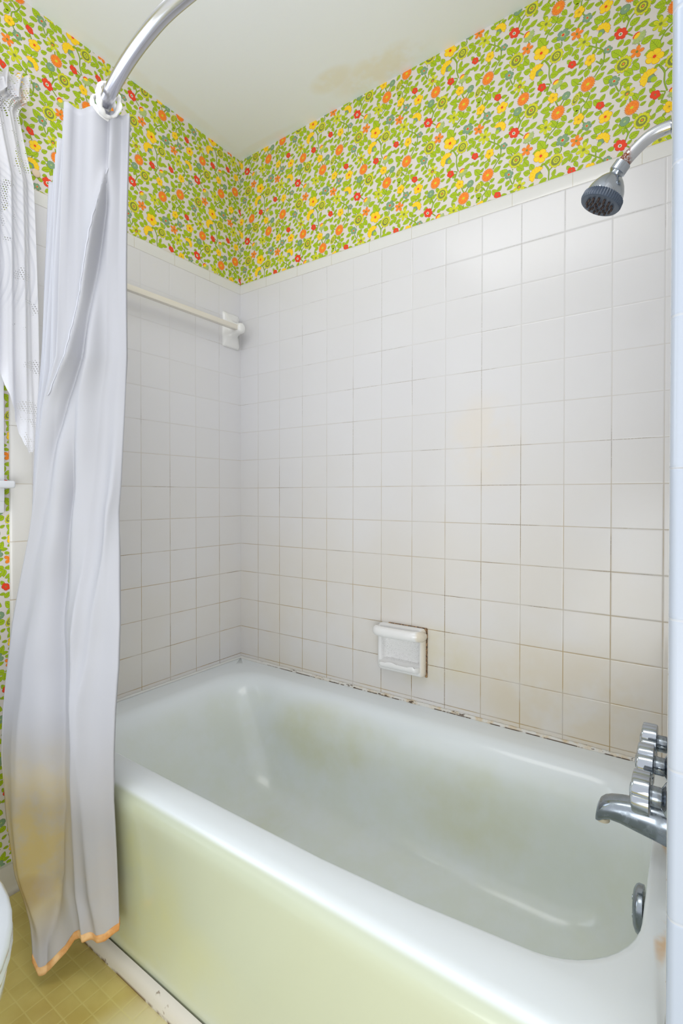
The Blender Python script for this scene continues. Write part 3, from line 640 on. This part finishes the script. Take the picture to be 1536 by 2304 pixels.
# ---------------------------------------------------------------- curtain rod, rings, shower curtain
alu = mat('satin_aluminium', (206, 206, 212), .22, 1)
cr = thing('curtain_rod', 'satin metal shower curtain rod bowing out above the tub front', 'curtain rod', (0, -.615, 1.83))
RP = [(0, -.615, 1.83), (.1, -.672, 1.83), (.2, -.722, 1.83), (.3, -.768, 1.83), (.4, -.809, 1.83), (.49, -.8385, 1.83), (.60, -.8665, 1.83), (.70, -.883, 1.83), (.79, -.8885, 1.83), (.92, -.880, 1.83), (1.08, -.850, 1.83), (1.25, -.79, 1.83), (WX, -.70, 1.83)]
bm = bmesh.new(); P = [p-Vector((0, -.615, 1.83)) for p in smoothpath(RP, 8)]
tube(bm, P, .0127, 24); obj('rod', bm, alu, cr)
for (x, y, s) in ((0, -.615, 1), (WX, -.70, -1)):
    bm = bmesh.new(); lathe(bm, (x, y+.615, 0), (s, 0, 0), [(0, .028), (.004, .028), (.010, .020), (.022, .0165), (.0225, .0135)], 32); obj('flange', bm, chrome, cr)
ringm = mat('white_plastic', (232, 232, 234), .35)
def ring_bm(seed):
    bm = bmesh.new(); rnd = random.Random(seed); N = 34; P = []
    for k in range(N):
        a = 2*math.pi*k/N; P.append(Vector((.004*math.sin(a*2+seed), .0235*math.cos(a), .028*math.sin(a)-.004)))
    R_ = []
    for k in range(N):
        d = (P[(k+1) % N]-P[k-1]).normalized(); u = Vector((1, 0, 0)); v = d.cross(u).normalized()
        wx = .0075+.0025*math.sin(k*1.9+seed)
        R_.append([bm.verts.new(P[k]+u*math.cos(t)*wx+v*math.sin(t)*.0035) for t in [2*math.pi*j/10 for j in range(10)]])
    for k in range(N):
        a, b = R_[k], R_[(k+1) % N]
        for j in range(10): bm.faces.new((a[j], a[(j+1) % 10], b[(j+1) % 10], b[j]))
    return bm
for i, (x, lab) in enumerate(((.487, 'white plastic curtain ring at the near end of the bunched shower curtain'), (.514, 'white plastic curtain ring, foremost of the pair where the rod is bare'))):
    y = interp(x, [(a, b) for a, b, c in RP])
    o = obj('curtain_ring', ring_bm(i), ringm, sharp=180); o.location = (x, y, 1.83); o.rotation_euler = (0, (-.25, .2)[i], (-.2, .15)[i]); tag(o, lab, 'curtain ring', 'curtain rings on the bowed rod')

# outline of the hanging curtain: (height, x) of the near edge, the outer fold and the gathered back
RT = sorted([(1.825, .522), (1.692, .520), (1.603, .518), (1.468, .514), (1.333, .510), (1.151, .489), (1.059, .481), (1.012, .475), (.919, .481), (.78, .487), (.686, .483), (.589, .469), (.491, .459), (.395, .454), (.301, .459), (.208, .465), (.113, .471), (0, .472)])
LT = sorted([(1.83, .461), (1.67, .446), (1.585, .438), (1.456, .428), (1.325, .421), (1.242, .372), (1.152, .348), (1.059, .327), (.964, .298), (.864, .255), (.76, .213), (.654, .185), (.547, .165), (.441, .154), (.311, .173), (.189, .217), (.15, .263), (.109, .296), (.078, .310), (.03, .325), (0, .33)])
BT = sorted([(1.83, .174), (1.72, .162), (1.562, .137), (1.399, .118), (1.289, .102), (1.176, .092), (1.062, .082), (.947, .09), (.767, .13), (.5, .19), (.2, .26), (0, .32)])
# creases: (height, position 0..1 from near edge to outer fold), depth, width
CR = [([(1.72, .30), (1.58, .48), (1.45, .62), (1.33, .82), (1.24, .97)], .018, .07, (1.78, 1.2)),
      ([(1.80, .33), (1.63, .33), (1.5, .45), (1.3, .7), (1.15, .85)], -.018, .06, (1.84, 1.1)),
      ([(1.62, .28), (1.2, .30), (.9, .33), (.5, .5), (.1, .5)], .006, .12, (1.7, .1)),
      ([(1.0, .60), (.8, .58), (.55, .50), (.35, .50), (.2, .58), (.08, .85)], -.026, .07, (1.15, .03)),
      ([(.7, .34), (.5, .27), (.3, .31), (.1, .36)], .022, .06, (.85, .03)),
      ([(1.05, .07), (.8, .20), (.6, .25), (.4, .2), (.2, .2)], .015, .07, (1.1, .1)),
      ([(1.3, .55), (1.0, .5), (.8, .44)], .008, .10, (1.4, .7)),
      ([(.6, .80), (.4, .82), (.2, .9)], .010, .09, (.75, .1))]
def ztop(s):   # drooping hem at the top, one sag between hooks
    if s <= 1: return 1.822-.010*s-.004*abs(math.sin(s*math.pi*2))
    return 1.812-.012*math.sin((s-1)*math.pi*5)**2
def zbot(s):
    if s < 0: return .13
    if s <= 1: return interp(s, [(0, .122), (.12, .108), (.25, .104), (.40, .106), (.50, .096), (.62, .068), (.75, .048), (.86, .030), (.93, .030), (1, .052)])
    return .054+.08*(s-1)
def cpoint(s, z):
    Rp = Vector((interp(z, RT), -.805+.004*math.sin(z*7), z)); Lp = Vector((interp(z, LT), -.900-.012*max(0, 1-z/.12), z)); Bp = Vector((interp(z, BT), -.795, z))
    if s <= 1:
        t = max(s, 0); p = Rp.lerp(Lp, t); nrm = Vector(((Rp-Lp).y, -(Rp-Lp).x, 0)).normalized()   # towards the room
        if nrm.y > 0: nrm = -nrm
        d = .006*math.sin(t*9+z*2.1)+.003*math.sin(t*17-z*5)+.0022*math.sin(z*31+t*6)*max(0, 1-abs(z-.9)/.6)
        env = min(1, t/.12, (1-t)/.12)
        for pts, amp, w, (za, zb_) in CR:
            if zb_-.1 < z < za+.1:
                c = interp(z, sorted(pts)); f = min(1, max(0, (za+.1-z)/.2), max(0, (z-zb_+.1)/.2))
                x_ = (t-c)/w; d += amp*f*(math.exp(-abs(x_)**1.4) if True else 0)
        p = p+nrm*d*max(0, env)
        if s < 0: p = p+Vector((.010*s*3, .03*s*-1, 0))+Vector((-.02, .012, 0))*(-s)
        p.y = min(p.y, -.796+(0 if z > .42 else -.002))
        if z < .42: p.y = min(p.y, -.7935)
        return p
    t = s-1                                         # gathered pleats behind
    k = 5; p = Lp.lerp(Bp, t); amp = .042*math.sin(min(1, t*4)*math.pi/2)*(1-.35*t)
    ph = math.cos(t*k*2*math.pi)
    p.y += .5*(1-ph)*.07*min(1, t*5)*(1-.75*t); p.y = min(p.y, -.7935)
    p.y += .003*math.sin(z*9+t*20); return p
S_ = [-.35, -.2, -.08]+[i/90 for i in range(91)]+[1+i/110 for i in range(1, 111)]
NZ = 130
def curtain_sheet(zt, zb, nz, off=0):
    V = []
    for s in S_:
        a, b = zt(s), zb(s)
        for j in range(nz+1): V.append(cpoint(s, a+(b-a)*j/nz)+Vector((0, -off, 0)))
    Fc = [(i*(nz+1)+j, i*(nz+1)+j+1, (i+1)*(nz+1)+j+1, (i+1)*(nz+1)+j) for i in range(len(S_)-1) for j in range(nz)]
    return V, Fc
cl = mat('curtain_fabric', (203, 204, 212), .55, Transmission_Weight=0.0); g = NT(cl); vec, X = g.pos()
n1 = g.noise(vec, 5, 4, .6); n2 = g.noise(vec, 14, 4, .6)
low = g.m('MULTIPLY', g.step(X[2], .62, .12), g.m('ADD', .35, g.m('MULTIPLY', .65, g.step(n1, .36, .6))))
lf = g.step(X[0], .40, .27)
b1 = g.m('MULTIPLY', g.m('MULTIPLY', g.step(X[2], .55, .25), lf), g.m('ADD', .5, g.m('MULTIPLY', .5, g.step(n2, .35, .6))))
c = g.mix(g.m('MULTIPLY', low, .6), lin((203, 204, 212)), lin((214, 204, 194))); b1 = g.m('MULTIPLY', b1, g.step(X[2], .07, .17)); c = g.mix(g.m('MULTIPLY', b1, .95), c, lin((222, 202, 138)))
c = g.mix(g.m('MULTIPLY', g.blob(X, (.27, -.9, .17), (.05, .1, .04)), .45), c, lin((176, 146, 92)))
g.col(c); g.bump(g.noise(vec, 500, 2), .05, .0005)
# let some light pass through the thin cloth
tr = g.n('ShaderNodeBsdfTranslucent'); mx = g.n('ShaderNodeMixShader'); mx.inputs[0].default_value = .3; g.put(c, tr.inputs[0])
out = g.t.nodes['Material Output']; g.t.links.new(g.b.outputs[0], mx.inputs[1]); g.t.links.new(tr.outputs[0], mx.inputs[2]); g.t.links.new(mx.outputs[0], out.inputs[0])
ct = thing('shower_curtain', 'white fabric shower curtain bunched at the left end of the tub, hem stained orange', 'shower curtain', (.35, -.85, 0))
def sheet_obj(name, V, Fc, m, parent, th=.0012):
    V = [v-Vector((.35, -.85, 0)) for v in V]
    o = pyobj(name, V, Fc, m, parent, smooth=True); md = o.modifiers.new('solid', 'SOLIDIFY'); md.thickness = th; md.offset = 0; return o
V, Fc = curtain_sheet(ztop, zbot, NZ); sheet_obj('cloth', V, Fc, cl, ct)
for nn in list(cl.node_tree.nodes):
    if nn.type == 'TEX_COORD':
        mp = cl.node_tree.nodes.new('ShaderNodeMapping'); mp.inputs['Location'].default_value = (.35, -.85, 0)
        for l in list(nn.outputs['Object'].links): cl.node_tree.links.new(mp.outputs[0], l.to_socket)
        cl.node_tree.links.new(nn.outputs['Object'], mp.inputs[0])
hm = mat('stained_hem', (232, 178, 116), .7); g = NT(hm); vec, X = g.pos()
g.col(g.mix(g.step(g.noise(vec, 30, 4), .35, .65), lin((238, 196, 142)), lin((214, 150, 84))))
V, Fc = curtain_sheet(lambda s: zbot(s)+.013, lambda s: zbot(s)-.002, 3); tag(sheet_obj('hem', V, Fc, hm, ct, .003), 'orange-stained bottom hem')
# stitched seam running down the front fold
V = []; Fc = []; NS = 160
sm = mat('seam_thread', (190, 192, 202), .8)
SEAM = sorted([(1.70, .30), (1.58, .50), (1.45, .66), (1.33, .86), (1.24, .99)])
for i in range(NS+1):
    z = 1.70-(1.70-1.25)*i/NS; s = interp(z, SEAM)+.012*math.sin(i*.55)*(.6+.4*math.sin(i*.17))
    for ds in (-.012, 0, .012): p = cpoint(min(1, max(0, s+ds)), z); V.append(p+Vector((.0005, -.0012-(.0010 if ds == 0 else 0), 0)))
for i in range(NS):
    for j in range(2): Fc.append((i*3+j, i*3+j+1, i*3+4+j, i*3+3+j))
sheet_obj('seam', V, Fc, sm, ct, .0006)

# ---------------------------------------------------------------- lace window curtain
lm = mat('lace', (224, 224, 230), .8); g = NT(lm); vec, X = g.pos()
hy, hz = g.m('DIVIDE', X[1], .0048), g.m('DIVIDE', X[2], .0056)
fy_, fz_ = g.m('FRACT', g.m('ADD', g.m('ADD', hy, g.m('MULTIPLY', hz, .35)), 500)), g.m('FRACT', g.m('ADD', hz, 500))
dd = g.m('ADD', g.m('POWER', g.m('ABSOLUTE', g.m('SUBTRACT', fy_, .5)), 2.0), g.m('POWER', g.m('ABSOLUTE', g.m('SUBTRACT', fz_, .5)), 2.0))
hole = g.step(dd, .085, .05)
zone = g.step(g.noise(vec, 15, 2, .5, off=(0, .3, .2)), .55, .59)
hole = g.m('MULTIPLY', hole, g.m('MAXIMUM', zone, g.m('MULTIPLY', g.m('MULTIPLY', g.step(X[2], 1.93, 1.99), g.step(X[2], 2.08, 2.06)), g.step(g.noise(vec, 40, 2), .5, .54))))
rib = g.m('FRACT', g.m('ADD', g.m('MULTIPLY', g.m('POWER', g.m('ADD', g.m('POWER', g.m('ADD', X[1], 1.05), 2.0), g.m('POWER', g.m('SUBTRACT', X[2], 1.62), 2.0)), .5), 85), 0.0))
rz = g.m('MULTIPLY', g.step(X[2], 1.5, 1.56), g.step(X[2], 1.90, 1.84))
c = g.mix(g.m('MULTIPLY', g.m('MULTIPLY', g.step(rib, .5, .8), rz), .35), lin((224, 224, 230)), lin((190, 192, 202)))
c = g.mix(g.m('MULTIPLY', g.step(X[2], 2.03, 2.07), g.step(g.noise(vec, 22, 3), .5, .62)), c, lin((226, 206, 176)))
g.col(c); g.bump(g.m('ADD', g.noise(vec, 260, 2), g.m('MULTIPLY', rib, rz)), .4, .0012)
tp = g.n('ShaderNodeBsdfTransparent'); mx = g.n('ShaderNodeMixShader'); g.put(hole, mx.inputs[0]); out = g.t.nodes['Material Output']
tr = g.n('ShaderNodeBsdfTranslucent'); g.put(c, tr.inputs[0]); m2 = g.n('ShaderNodeMixShader'); m2.inputs[0].default_value = .25
g.t.links.new(g.b.outputs[0], m2.inputs[1]); g.t.links.new(tr.outputs[0], m2.inputs[2])
g.t.links.new(m2.outputs[0], mx.inputs[1]); g.t.links.new(tp.outputs[0], mx.inputs[2]); g.t.links.new(mx.outputs[0], out.inputs[0])
lc = thing('lace_curtain', 'white openwork lace window curtain at the far left edge beside the shower curtain', 'curtain', (0, 0, 0))
RE = sorted([(2.09, -.802), (2.05, -.795), (2.03, -.812), (2.01, -.817), (1.93, -.800), (1.85, -.781), (1.7, -.777), (1.53, -.775), (1.3, -.7745), (1.19, -.7745), (1.0, -.775)])
def lz(u):   # bottom edge: short towards the middle of the window, hanging point near the right side
    y = -.775-u*.5
    return interp(-y, [(.775, 1.185), (.779, 1.183), (.785, 1.168), (.797, 1.154), (.802, 1.158), (.82, 1.218), (.838, 1.275), (.853, 1.335), (.87, 1.40), (.9, 1.45), (1.0, 1.53), (1.3, 1.62)])
V, Fc = [], []; NU, NV = 170, 110
for i in range(NU+1):
    u = (i/NU)**1.5; zb_ = lz(u)+.0025*math.sin(i*1.3)
    for j in range(NV+1):
        z = 2.075+(zb_-2.075)*j/NV; y0 = interp(z, RE); y = y0+(-1.28-y0)*u
        gat = .3+.7*max(0, 1-abs(z-2.05)/.12)
        x = .0585+.007*math.sin(u*95+z*1.5)*(.6+.4*gat)+.004*math.sin(u*230)*gat+.004*math.sin(z*6+u*20)+.012*max(0, 1-abs(z-1.2)/.2)*math.sin(u*60)
        V.append((x, y, z))
for i in range(NU):
    for j in range(NV): Fc.append((i*(NV+1)+j, i*(NV+1)+j+1, (i+1)*(NV+1)+j+1, (i+1)*(NV+1)+j))
pyobj('lace_panel', V, Fc, lm, lc, smooth=True)
V, Fc = [], []; NU, NV = 200, 10                      # ruffled heading above the rod pocket
for i in range(NU+1):
    u = i/NU
    for j in range(NV+1):
        v = j/NV; z = 2.045+.062*v+.004*math.sin(i*.9); a = .010+.012*abs(v-.35)
        V.append((.062+a*math.sin(i*.62+v*1.1)+.004*math.sin(i*1.7), -.795-.485*u-.006*math.sin(i*.45)*v, z))
for i in range(NU):
    for j in range(NV): Fc.append((i*(NV+1)+j, i*(NV+1)+j+1, (i+1)*(NV+1)+j+1, (i+1)*(NV+1)+j))
pyobj('ruffled_heading', V, Fc, lm, lc, smooth=True)
bm = bmesh.new(); tube(bm, [(.006, -.802, 2.062), (.030, -.803, 2.062), (.036, -.812, 2.062), (.040, -.84, 2.062), (.040, -1.56, 2.062), (.03, -1.575, 2.062), (.006, -1.576, 2.062)], .005, 10)
o = obj('window_curtain_rod', bm, ringm); tag(o, 'thin white rod carrying the lace curtain above the window', 'curtain rod')

# pale screw cover on the wallpaper
bm = bmesh.new(); lathe(bm, (-PAP+.0008, -.7485, 1.922), (1, 0, 0), [(0, .0105), (.002, .0105), (.0035, .0085), (.004, .004)], 28)
o = obj('wall_plug', bm, mat('beige_plastic', (228, 206, 178), .5)); tag(o, 'small round beige plug on the wallpaper between the two curtains', 'wall plug')

# ---------------------------------------------------------------- toilet beside the tub
tl = thing('toilet', 'white toilet with closed seat in front of the left wall, cut by the frame', 'toilet', (0, -1.2325, 0))
pw = mat('toilet_porcelain', (226, 232, 238), .12, coat=.5)
def egg(cx, a_, b_, n=44, back=.75): return [((cx+a_*math.cos(t)*(1 if math.cos(t) > 0 else back)), b_*math.sin(t)) for t in [2*math.pi*k/n for k in range(n)]]
def loft(name, secs, m, parent, sharp=60):
    bm = bmesh.new(); A = []
    for cx, a_, b_, z in secs: A.append([bm.verts.new((x, y, z)) for x, y in egg(cx, a_, b_)])
    for a, b in zip(A, A[1:]):
        n = len(a)
        for k in range(n): bm.faces.new((a[k], a[(k+1) % n], b[(k+1) % n], b[k]))
    bm.faces.new(A[0]); bm.faces.new(A[-1]); return obj(name, bm, m, parent, sharp=sharp)
loft('bowl', [(0.440, 0.210, .105, 0), (0.440, 0.210, .105, .02), (0.440, 0.190, .092, .05), (0.450, 0.190, .098, .12), (0.470, 0.210, .135, .20), (0.490, 0.235, .165, .28), (0.500, 0.250, .182, .335), (0.500, 0.255, .186, .362), (0.500, 0.252, .182, .372)], pw, tl)
loft('seat', [(0.500, 0.252, .182, .372), (0.500, 0.260, .188, .376), (0.500, 0.262, .190, .384), (0.500, 0.258, .187, .392)], pw, tl)
loft('lid', [(0.500, 0.256, .185, .3925), (0.500, 0.261, .189, .396), (0.500, 0.261, .189, .404), (0.500, 0.254, .183, .411), (0.500, 0.220, .15, .4135), (.46, .02, .02, .415)], pw, tl)
bm = bmesh.new(); box(bm, .015, .205, -.225, .225, .38, .72, .02, 4); tk = obj('tank', bm, pw, tl)
bm = bmesh.new(); box(bm, .010, .213, -.232, .232, .7205, .755, .012, 3); obj('tank_lid', bm, pw, tl)
bm = bmesh.new(); box(bm, .205, .222, -.17, -.10, .655, .67, .004); obj('flush_lever', bm, chrome, tk)
